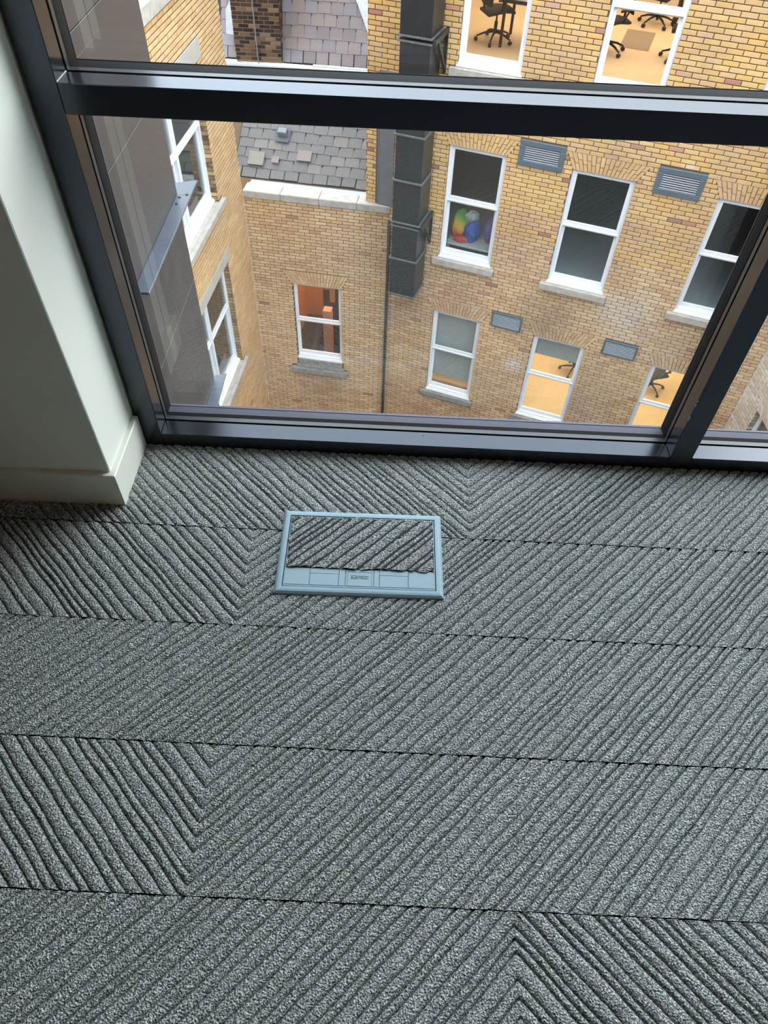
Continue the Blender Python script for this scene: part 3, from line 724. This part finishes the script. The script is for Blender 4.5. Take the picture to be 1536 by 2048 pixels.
mortar_wall(back, SB0, 0, -13.9, -5.49, hb, MT['mortar'])
arch(back, BW[0], BW[1], -7.26, MB_B, BUF, 77, hgt=.30, lo=.22, ro=.17, n=19)
sash_window(back, BW[0] + .005, BW[1] - .005, -7.255, -9.16, y0=.06, zr=-8.21, fw=.03, sw=.038)
m = MB(); m.box(BW[0] + .01, BW[1] - .01, -.02, .1, -9.36, -9.20, ch=.01); m.box(BW[0] - .16, BW[1] + .13, -.10, .05, -9.55, -9.42, ch=.008); m.box(BW[0] - .02, BW[1] + .03, -.06, .08, -9.43, -9.35, ch=.008)
m.build('window_sill', MT['stonegrey'], back)
cp = [SB0 + .01, -2.1, -1.35, -.62, .03]
for i in range(4):
    m = MB(); m.box(cp[i] + .003, cp[i + 1] - .003, -.03, .30, -5.49, -5.35, ch=.012); m.build('coping_stone', MT['stone'], back)
# parapet backing and flat gutter bed behind
m = MB(); m.box(SB0, .0, .05, .26, -6.2, -5.49); m.build('parapet', MT['mortarlight'], back)
m = MB(); m.box(SB0, -.35, .30, .60, -5.50, -5.44); m.build('gutter_bed', MT['gutter'], back)
# interior of the small window: stair hall
room(back, -2.6, -.3, .28, 3.2, -10.3, -6.9, MT['hallfloor'], MT['orange'], (46, (1, .62, .34)), MT['brown'])
m = MB(); m.box(-1.95, -1.25, .5, .56, -7.65, -7.30); m.box(-1.32, -1.22, .5, .56, -7.95, -7.30); m.build('hanging_beam', MT['orange'], back)  # T-shaped beam hanging in the stair hall
m = MB(); m.box(-1.55, -1.36, .7, .9, -10.3, -8.35); m.build('newel_post', MT['pink'], back)
m = MB(); m.box(-1.75, -1.15, 1.6, 1.7, -10.3, -7.2); m.build('dark_door', MT['brown'], back)
m = MB(); m.box(-1.62, -1.48, 1.55, 1.60, -8.2, -7.5); m.build('door_panel', MT['orange'], back)
m = MB()
for q in range(9): m.box(-1.12 + q * .0, -.75, .6 + q * .22, .6 + q * .22 + .24, -10.3, -9.6 + q * .17)
m.build('stair_flight', MT['orange'], back)

# ---- left wing
L0 = (-2.974, 13.173); PL = 85.0
left = facade('brick_wing', 'sunlit yellow brick wing with tall paired windows and concrete lintels, seen edge-on at left', PL, L0)
left['label'] = 'yellow brick wing with paired windows and concrete lintels, seen edge-on beside the metal fin'
MB_L = brick_mat('yellow stock brick', [(wpos(L0, PL, (-.5, 0, -8.6)), 1.6, lin(196, 150, 112), .5)], .25)
LW = (-3.75, -1.39)
hl = [(LW[0], LW[1], -4.97, -2.74), (LW[0], LW[1], -8.40, -6.03), (LW[0], LW[1], -1.65, .6)]
bl_ = [(LW[0] - .2, -1.17, -2.75, -2.455), (LW[0] - .2, -1.235, -6.04, -5.80), (LW[0] - .2, -1.19, -5.03, -4.89), (LW[0] - .2, -1.23, -8.47, -8.31), (LW[0] - .2, -1.19, -1.77, -1.54)]
brickwork(left, L0, PL, -4.6, 0.0, -12.0, 2.5, .0713, .225, PALY, .004, MB_L, hl, bl_, 31, maxi=300, deepw=.115)
mortar_wall(left, -11.8, 0.0, -13.9, 2.5, hl, MT['mortar'], y=.0035)
mortar_wall(left, -11.8, -4.6, -13.9, 2.5, [], MT['mortarlight'], y=-.001, th=.01, name='far_brickwork')
m = MB(); m.quad((0, .006, -13.9), (0, 5, -13.9), (0, 5, 2.5), (0, .006, 2.5)); m.quad((-11.8, .006, 2.5), (0, .006, 2.5), (0, 5, 2.5), (-11.8, 5, 2.5)); m.build('side_wall', MT['mortarlight'], left)
for (z0, z1, e) in ((-2.74, -2.462, -1.17), (-6.03, -5.805, -1.235)):
    bx('lintel', MT['concrete'], left, LW[0] - .2, e, -.004, .2, z0, z1, ch=.006)
for (z0, z1, e) in ((-5.02, -4.90, -1.19), (-8.46, -8.32, -1.23), (-1.77, -1.56, -1.19)):
    m = MB(); m.box(LW[0] - .2, e, -.075, .008, z0 + .01, z1, ch=.010); m.box(LW[0] + .001, LW[1] - .001, .0, .18, z0 + .055, z1 + .012, ch=.004)
    m.build('window_sill', MT['stone'], left)
for (zt, zb) in ((-2.745, -4.84), (-6.035, -8.26), (.6, -1.5)):
    sash_window(left, LW[0], LW[1], zt, zb, y0=.115, paired=True, fw=.035, sw=.034, mw=.04, zr=zt - (zt - zb) * .43)
room(left, -4.4, -.4, .35, 3.5, -5.6, -2.5, MT['rdark2'], MT['blind'])
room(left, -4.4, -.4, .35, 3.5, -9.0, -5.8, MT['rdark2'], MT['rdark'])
m = MB(); m.box(-2.0, -1.75, .5, .75, -4.75, -4.45, ch=.02); m.build('storage_box', MT['upvc'], left)

# ---- far right wing
WC = None
PW = -85.8
Wc = wpos(C_, PH, (7.2, 0, 0))
wing = facade('pale_brick_wing', 'pale grey-buff brick wing projecting at the far right beyond the mullion', PW, Wc[:2])
MB_W = brick_mat('pale stock brick', [], .1, (196, 180, 162))
hw = [(.60, 1.75, -9.3, -7.33)]
tw = [(.60, 1.75, -7.33, .40, 1.95, -7.05)]
brickwork(wing, Wc, PW, 0.0, 3.6, -12.5, -3.0, .0713, .225, PAL, .0, MB_W, hw, [], 41, maxi=150, trap=tw)
mortar_wall(wing, 0, 5.0, -13.9, 1.0, hw, MT['mortarlight'])
arch(wing, .60, 1.75, -7.33, MB_W, PAL, 55, hgt=.28, lo=.2, ro=.2, n=18)
sash_window(wing, .60, 1.75, -7.33, -9.3, y0=.11)
room(wing, .2, 3.0, .3, 2.5, -9.6, -6.9, MT['rdark2'], MT['rwall'])

# ---- roofs behind
def slates(roof, org, ph, u0, u1, gauge, width, rows_, slope, cols, seed, th=.008, miss=()):
    r = random.Random(seed); a = math.radians(slope); e = []
    for k in range(rows_):
        u = u0 + (0 if k % 2 else -width / 2)
        while u < u1:
            w = width * r.uniform(.94, 1.0)
            if (k, round((u - u0) / width)) in miss: u += width; continue
            l = gauge * 1.75
            m = MB(); x0, x1 = max(u0 - .02, u), min(u1, u + w - .010)
            if x1 - x0 > .05:
                key = (round(x1 - x0, 2), ci := r.randrange(len(cols)), roof.name)
                m.box(-(x1 - x0) / 2, (x1 - x0) / 2, 0, l, 0, th, col=cols[ci], ch=.0015)
                o = m.build('roof_slate', MT['slate'], roof)
                s = k * gauge + r.uniform(-.012, .012)
                lift = .010
                o.location = ((x0 + x1) / 2, s * math.cos(a), s * math.sin(a) + .012 + r.uniform(0, .004))
                o.rotation_euler = (a - math.radians(r.uniform(2.0, 3.0)), r.uniform(-.01, .01), r.uniform(-.012, .012))
            u += width
m_, t_, b_, N_, L_ = nmat('roofing slate')
a_ = N_.new('ShaderNodeAttribute'); a_.attribute_name = 'bcol'; n_ = noise(t_, 9, 4, .6); n9 = noise(t_, 60, 3, .6)
L_.new(mixc(t_, mmath(t_, 'MULTIPLY', n_.outputs[0], .22), a_.outputs['Color'], lin(150, 142, 138)), b_.inputs['Base Color'])
b_.inputs['Roughness'].default_value = .6; bump(t_, b_, n9.outputs[0], .25, .004); MT['slate'] = m_
SL1 = [lin(96, 91, 91), lin(91, 87, 88), lin(100, 95, 95), lin(94, 91, 93), lin(98, 92, 92), lin(89, 85, 85), lin(93, 89, 89), lin(97, 92, 92), lin(112, 102, 100)]
SL2 = [lin(140, 126, 126), lin(132, 121, 123), lin(130, 124, 130), lin(142, 128, 127), lin(124, 114, 116), lin(136, 132, 142)]
ro = empty('slate_roof', wpos(C_, PB, (0, .62, -5.42)), math.radians(PB)); tag(ro, 'lower grey-brown slate roof rising behind the stone coping', 'roof')
slates(ro, None, 0, SB0 - .35, -.50, .20, .285, 9, 35, SL1, 3, th=.013)
m = MB(); a = math.radians(35); lr = 2.08
m.mesh([(SB0 - .4, 0, -.01), (-.45, 0, -.01), (-.45, lr * math.cos(a), lr * math.sin(a) - .01), (SB0 - .4, lr * math.cos(a), lr * math.sin(a) - .01), (SB0 - .4, 2 * lr * math.cos(a), -.01), (-.45, 2 * lr * math.cos(a), -.01)], [(0, 1, 2, 3), (3, 2, 5, 4)])
m.build('roof_deck', MT['pipe'], ro)
m = MB(); m.tube((SB0 - .38, lr * math.cos(a), lr * math.sin(a) + .03), (-.45, lr * math.cos(a), lr * math.sin(a) + .03), .07, n=10); m.build('ridge_tile', MT['lead'], ro)
# odd pale slates and the little cowl
def on_roof(u, s, h=.03, al=35): a = math.radians(al); return (u, s * math.cos(a) - h * math.sin(a), s * math.sin(a) + h * math.cos(a))
for (u, s, w, l, c) in ((-2.80, .24, .31, .28, lin(128, 122, 108)), (-1.86, .42, .28, .22, lin(132, 116, 112)), (-2.42, .32, .15, .14, lin(130, 116, 106))):
    m = MB(); m.box(-w / 2, w / 2, 0, l, 0, .012, col=c, ch=.002); o = m.build('roof_slate', MT['slate'], ro); o.location = on_roof(u, s, .05); o.rotation_euler = (math.radians(33), 0, 0)
    o['label'] = 'pale replacement slate'
m = MB(); m.box(-.14, .14, 0, .30, 0, .006); c1 = m.build('flashing_plate', MT['ledge'], ro); c1.location = on_roof(-2.36, .76, .05); c1.rotation_euler = (math.radians(35), 0, 0)
m = MB(); m.box(-.09, .09, .10, .24, .0, .13, ch=.01); c2 = m.build('vent_cowl', MT['lead'], ro); c2.location = on_roof(-2.36, .76, .05); c2.rotation_euler = (math.radians(20), 0, 0)

PU = -5.0
U0 = (-3.97, 18.0)
ur_ = empty('mansard_roof', (U0[0], U0[1] + .12, -4.80), math.radians(PU)); tag(ur_, 'steep pinkish-grey slate roof beyond the white gutter, beside the old chimney', 'roof')
slates(ur_, None, 0, -.2, 3.55, .24, .29, 11, 62, SL2, 5, th=.013)
m = MB(); a = math.radians(62); lr = 3.4; m.mesh([(-1.2, 0, -.02), (4.5, 0, -.02), (4.5, lr * math.cos(a), lr * math.sin(a) - .02), (-1.2, lr * math.cos(a), lr * math.sin(a) - .02), (-1.2, 3.2, lr * math.sin(a) - .02), (4.5, 3.2, lr * math.sin(a) - .02)], [(0, 1, 2, 3), (3, 2, 5, 4)])
m.build('roof_deck', MT['pipe'], ur_)
m = MB(); m.box(-1.2, 4.5, -.3, .0, -3.0, -.15); m.build('wall_below', MT['mortarlight'], ur_)
gu = empty('roof_gutter', (U0[0], U0[1], -4.80), math.radians(PU)); tag(gu, 'long white gutter along the foot of the steep slate roof', 'gutter')
m = MB(); m.box(-.3, 4.3, -.18, .02, -.15, -.02, ch=.012); m.box(-.3, 4.3, -.20, -.16, -.03, .03, ch=.01); m.build('trough', MT['leadw'], gu)
m = MB(); m.box(1.9, 4.2, .02, .10, -.02, .02, ch=.006); m.build('pipe_run', MT['leadw'], gu)
# verge flashings
_a = math.radians(62); _q = [(2.66, 1.55), (3.14, .62), (3.5, .62), (3.5, 1.55)]
_r = lambda u, t, h: (u, t * math.cos(_a) - h * math.sin(_a), t * math.sin(_a) + h * math.cos(_a))
m = MB(); m.mesh([_r(u, t, .09) for u, t in _q] + [_r(u, t, .02) for u, t in _q], [(0, 1, 2, 3), (4, 7, 6, 5), (0, 4, 5, 1), (1, 5, 6, 2), (2, 6, 7, 3), (3, 7, 4, 0)])
m.build('verge_flashing', MT['leadw'], ur_)
m = MB(); m.mesh([(.05, -.1, .98), (.0, -.12, .52), (.22, -.1, .50), (.20, -.1, 1.2), (.05, .1, .98), (.0, .1, .52), (.22, .1, .50), (.20, .1, 1.2)], [(0, 1, 2, 3), (4, 7, 6, 5), (0, 4, 5, 1), (1, 5, 6, 2), (2, 6, 7, 3), (3, 7, 4, 0)])
m.build('verge_flashing', MT['leadw'], ur_)
# chimney
MB_C = brick_mat('sooty old brick', [], .1, (60, 50, 42))
chy = empty('chimney', (-3.80, 17.93, -4.80), 0); tag(chy, 'sooty dark brick chimney stack rising beside the steep slate roof', 'chimney')
cloc = (-3.80, 17.93, 0)
def chim_bricks(xf, u1, seed):
    class E: pass
    brickwork(chy, cloc, 0, 0, u1, 0.05, 3.2, .078, .232, DRK, .0, MB_C, [], [], seed, xf=xf, maxi=140, mortar=.014)
def _proj_shift(): pass
cloc = (-3.80, 17.93, 0)
chim_bricks(Matrix.Identity(4), 1.03, 51)
chim_bricks(Matrix.Translation((1.036, .006, 0)) @ Matrix.Rotation(math.radians(90), 4, 'Z'), 1.1, 52)
m = MB(); m.box(.006, 1.030, .006, 1.1, 0, 3.2); m.build('core', MT['mortarlight'], chy)
m = MB(); m.tube((.50, -.03, .0), (.47, -.03, 3.2), .014, n=8); m.build('cable', MT['lead'], chy)
m = MB(); m.box(-.05, 1.09, -.05, 1.15, 3.2, 3.35, ch=.01); m.build('cap', MT['stonegrey'], chy)

# ---- courtyard floor
g = MB(); g.box(-8, 12, 1.3, 30, -14.1, -13.9); tag(g.build('courtyard_ground', MT['ground']), kind='structure')

# ================================================================== furniture seen through the windows
def office_chair(name, label, P, rz, parentless=True):
    e = empty(name, P, rz); tag(e, label, 'chair', 'office chairs seen through the facade windows')
    for q in range(5):
        a = 2 * math.pi * q / 5; c_, s_ = math.cos(a), math.sin(a)
        m = MB(); m.tube((.03 * c_, .03 * s_, .15), (.18 * c_, .18 * s_, .125), .022, .018, n=8); m.tube((.18 * c_, .18 * s_, .125), (.31 * c_, .31 * s_, .075), .018, .013, n=8)
        l = m.build('base_leg', MT['chairblack'], e, smooth=True)
        m = MB(); t = Vector((-s_, c_, 0)) * .022; p = Vector((.315 * c_, .315 * s_, .032)); m.tube(p - t, p + t, .032, n=12); m.build('caster', MT['chairblack'], l)
    m = MB(); m.tube((0, 0, .12), (0, 0, .30), .03, .028, n=12); m.tube((0, 0, .30), (0, 0, .44), .016, n=10); m.box(-.09, .09, -.10, .10, .42, .46, ch=.01); m.build('gas_stem', MT['chairblack'], e, smooth=False)
    m = MB(); n = 8
    vs_ = []; F = []
    for i in range(n + 1):
        y = -.24 + .48 * i / n; hw_ = .24 * (1 - .12 * abs(i / n - .5) * 2)
        z = .47 + .02 * math.cos((i / n - .4) * 5)
        vs_ += [(-hw_, y, z), (-hw_ * .5, y, z + .028), (hw_ * .5, y, z + .028), (hw_, y, z), (hw_ * .9, y, z - .03), (-hw_ * .9, y, z - .03)]
    for i in range(n):
        for j in range(6): F.append((6 * i + j, 6 * i + (j + 1) % 6, 6 * i + 6 + (j + 1) % 6, 6 * i + 6 + j))
    F += [tuple(range(6)), tuple(range(6 * n, 6 * n + 6))]
    m.mesh(vs_, F); m.build('seat', MT['mesh'], e, smooth=True)
    m = MB(); vs_ = []; F = []
    for i in range(9):
        t = i / 8; z = .56 + .52 * t; yb = .24 + .05 * math.sin(t * 3.1) * -1 + .06 * t; hw_ = .22 * (1 - .25 * t * t)
        vs_ += [(-hw_, yb - .03, z), (0, yb + .02, z), (hw_, yb - .03, z), (hw_, yb - .01, z), (0, yb + .04, z), (-hw_, yb - .01, z)]
    for i in range(8):
        for j in range(6): F.append((6 * i + j, 6 * i + (j + 1) % 6, 6 * i + 6 + (j + 1) % 6, 6 * i + 6 + j))
    F += [tuple(range(6)), tuple(range(48, 54))]
    m.mesh(vs_, F); m.build('backrest', MT['mesh'], e, smooth=True)
    m = MB(); m.tube((0, .10, .44), (0, .26, .48), .02, n=8); m.tube((0, .26, .48), (0, .25, .66), .02, n=8); m.build('back_support', MT['chairblack'], e)
    for s_ in (-1, 1):
        m = MB(); m.tube((s_ * .22, .02, .46), (s_ * .27, .04, .62), .014, n=8); m.tube((s_ * .27, -.12, .66), (s_ * .27, .12, .66), .02, n=8); m.tube((s_ * .27, .04, .6), (s_ * .27, .04, .66), .014, n=8); m.build('armrest', MT['chairblack'], e)
    return e
def dup(root, loc, rz, label):
    r = root.copy(); COL.objects.link(r); r.location = loc; r.rotation_euler = (0, 0, rz); r['label'] = label
    for ch in list(root.children):
        c = ch.copy(); COL.objects.link(c); c.parent = r
        for g_ in ch.children:
            d = g_.copy(); COL.objects.link(d); d.parent = c
    return r
def RP(u, y, z): return wpos(C_, PH, (u, y, z))
ch0 = office_chair('office_chair', 'black swivel chair beside a desk in the top-left facade window', RP(1.16, 1.78, -3.0), 1.9)
dup(ch0, RP(3.02, 2.15, -3.0), -1.0, 'black swivel chair at the left edge of the top-middle facade window')
dup(ch0, RP(4.22, 2.30, -3.0), 1.3, 'black swivel chair at the right edge of the top-middle facade window')
dup(ch0, RP(3.62, 3.95, -3.0), 2.5, 'black swivel chair farthest back in the top-middle facade window')
dup(ch0, RP(4.03, 2.12, -9.55), .4, 'black swivel chair half seen at the right of the lower-middle facade window')
dup(ch0, RP(5.82, 2.20, -9.55), -1.2, 'black swivel chair on the bright orange floor of the lower-right facade window')
dk = empty('desk', RP(1.75, 1.85, -3.0), math.radians(PH)); tag(dk, 'white-topped desk with black legs behind the chair in the top-left facade window', 'desk')
m = MB(); m.box(-.45, .9, -.35, .45, .70, .73, ch=.004); m.build('desktop', MT['upvc'], dk)
for (a, b) in ((-.42, -.30), (.85, -.30), (-.42, .40), (.85, .40)):
    bx('leg', MT['chairblack'], dk, a - .022, a + .022, b - .022, b + .022, 0, .68, ch=.003)
bx('under_frame', MT['chairblack'], dk, -.42, .85, -.32, -.28, .64, .70)
# soft heap in the upper-left window
def blob(name, label, cat, P, s, mat, seed, rot=0):
    import bmesh
    bm = bmesh.new(); bmesh.ops.create_icosphere(bm, subdivisions=4, radius=1)
    r = random.Random(seed); ph = [r.uniform(0, 6) for _ in range(6)]
    for v in bm.verts:
        c = v.co; d = 1 + .13 * math.sin(3 * c.x + ph[0]) * math.cos(4 * c.y + ph[1]) + .07 * math.sin(7 * c.z + ph[2] + 2 * c.x) + .04 * math.sin(12 * c.y + ph[3])
        v.co = Vector((c.x * s[0] * d, c.y * s[1] * d, max(c.z, -.75) * s[2] * d))
    me = bpy.data.meshes.new(name); bm.to_mesh(me); bm.free(); me.polygons.foreach_set('use_smooth', [True] * len(me.polygons)); me.materials.append(mat)
    o = bpy.data.objects.new(name, me); COL.objects.link(o); o.location = P; o.rotation_euler = (0, 0, rot); tag(o, label, cat, 'soft things piled behind the upper-left window'); return o
def rainbow():
    m, t, b, N, L = nmat('rainbow striped cloth'); c = N.new('ShaderNodeTexCoord'); s = N.new('ShaderNodeSeparateXYZ'); L.new(c.outputs['Generated'], s.inputs[0])
    r = ramp(t, mmath(t, 'ADD', mmath(t, 'MULTIPLY', s.outputs['Z'], .75), mmath(t, 'MULTIPLY', s.outputs['X'], .25)), [(.0, lin(226, 70, 60)), (.25, lin(236, 110, 60)), (.42, lin(240, 190, 70)), (.55, lin(225, 205, 70)), (.7, lin(100, 170, 80)), (1, lin(60, 130, 70))])
    L.new(r.outputs[0], b.inputs['Base Color']); b.inputs['Roughness'].default_value = .8; return m
MT['rainbow'] = rainbow(); MT['bluecloth'] = plain('blue cloth', lin(70, 110, 205), .8, var=.2, nscale=12); MT['purple'] = plain('purple cloth', lin(130, 112, 190), .8, var=.2); MT['fluff'] = plain('white fluffy toy', lin(225, 225, 225), .9, var=.25, nscale=16)
MT['redcloth'] = plain('red cloth', lin(220, 80, 80), .8, var=.2); MT['pale'] = plain('pale grey table top', lin(196, 200, 198), .5)
tb_ = empty('side_table', RP(1.55, .62, -6.30), math.radians(PH)); tag(tb_, 'pale low table inside the upper-left window under the soft heap', 'table')
m = MB(); m.box(-.48, .48, -.34, .36, .30, .34, ch=.01); m.build('table_top', MT['pale'], tb_)
for a in (-.43, .43):
    for b in (-.30, .32): bx('leg', MT['pale'], tb_, a - .02, a + .02, b - .02, b + .02, 0, .30)
zt_ = -5.96
blob('cushion', 'rainbow-striped soft cushion at the left of the heap in the upper-left window', 'cushion', RP(1.25, .62, zt_ + .24), (.17, .16, .30), MT['rainbow'], 1)
blob('blanket', 'crumpled blue cloth in the middle of the heap in the upper-left window', 'blanket', RP(1.50, .55, zt_ + .17), (.15, .16, .22), MT['bluecloth'], 2)
blob('soft_toy', 'white fluffy toy on top of the blue cloth in the upper-left window', 'toy', RP(1.46, .60, zt_ + .44), (.12, .10, .10), MT['fluff'], 3)
blob('blanket', 'purple cloth at the right of the heap in the upper-left window', 'blanket', RP(1.84, .62, zt_ + .22), (.12, .14, .26), MT['purple'], 4)
blob('cloth', 'red cloth lying at the front of the heap in the upper-left window', 'cloth', RP(1.36, .42, zt_ + .05), (.16, .08, .05), MT['redcloth'], 5)
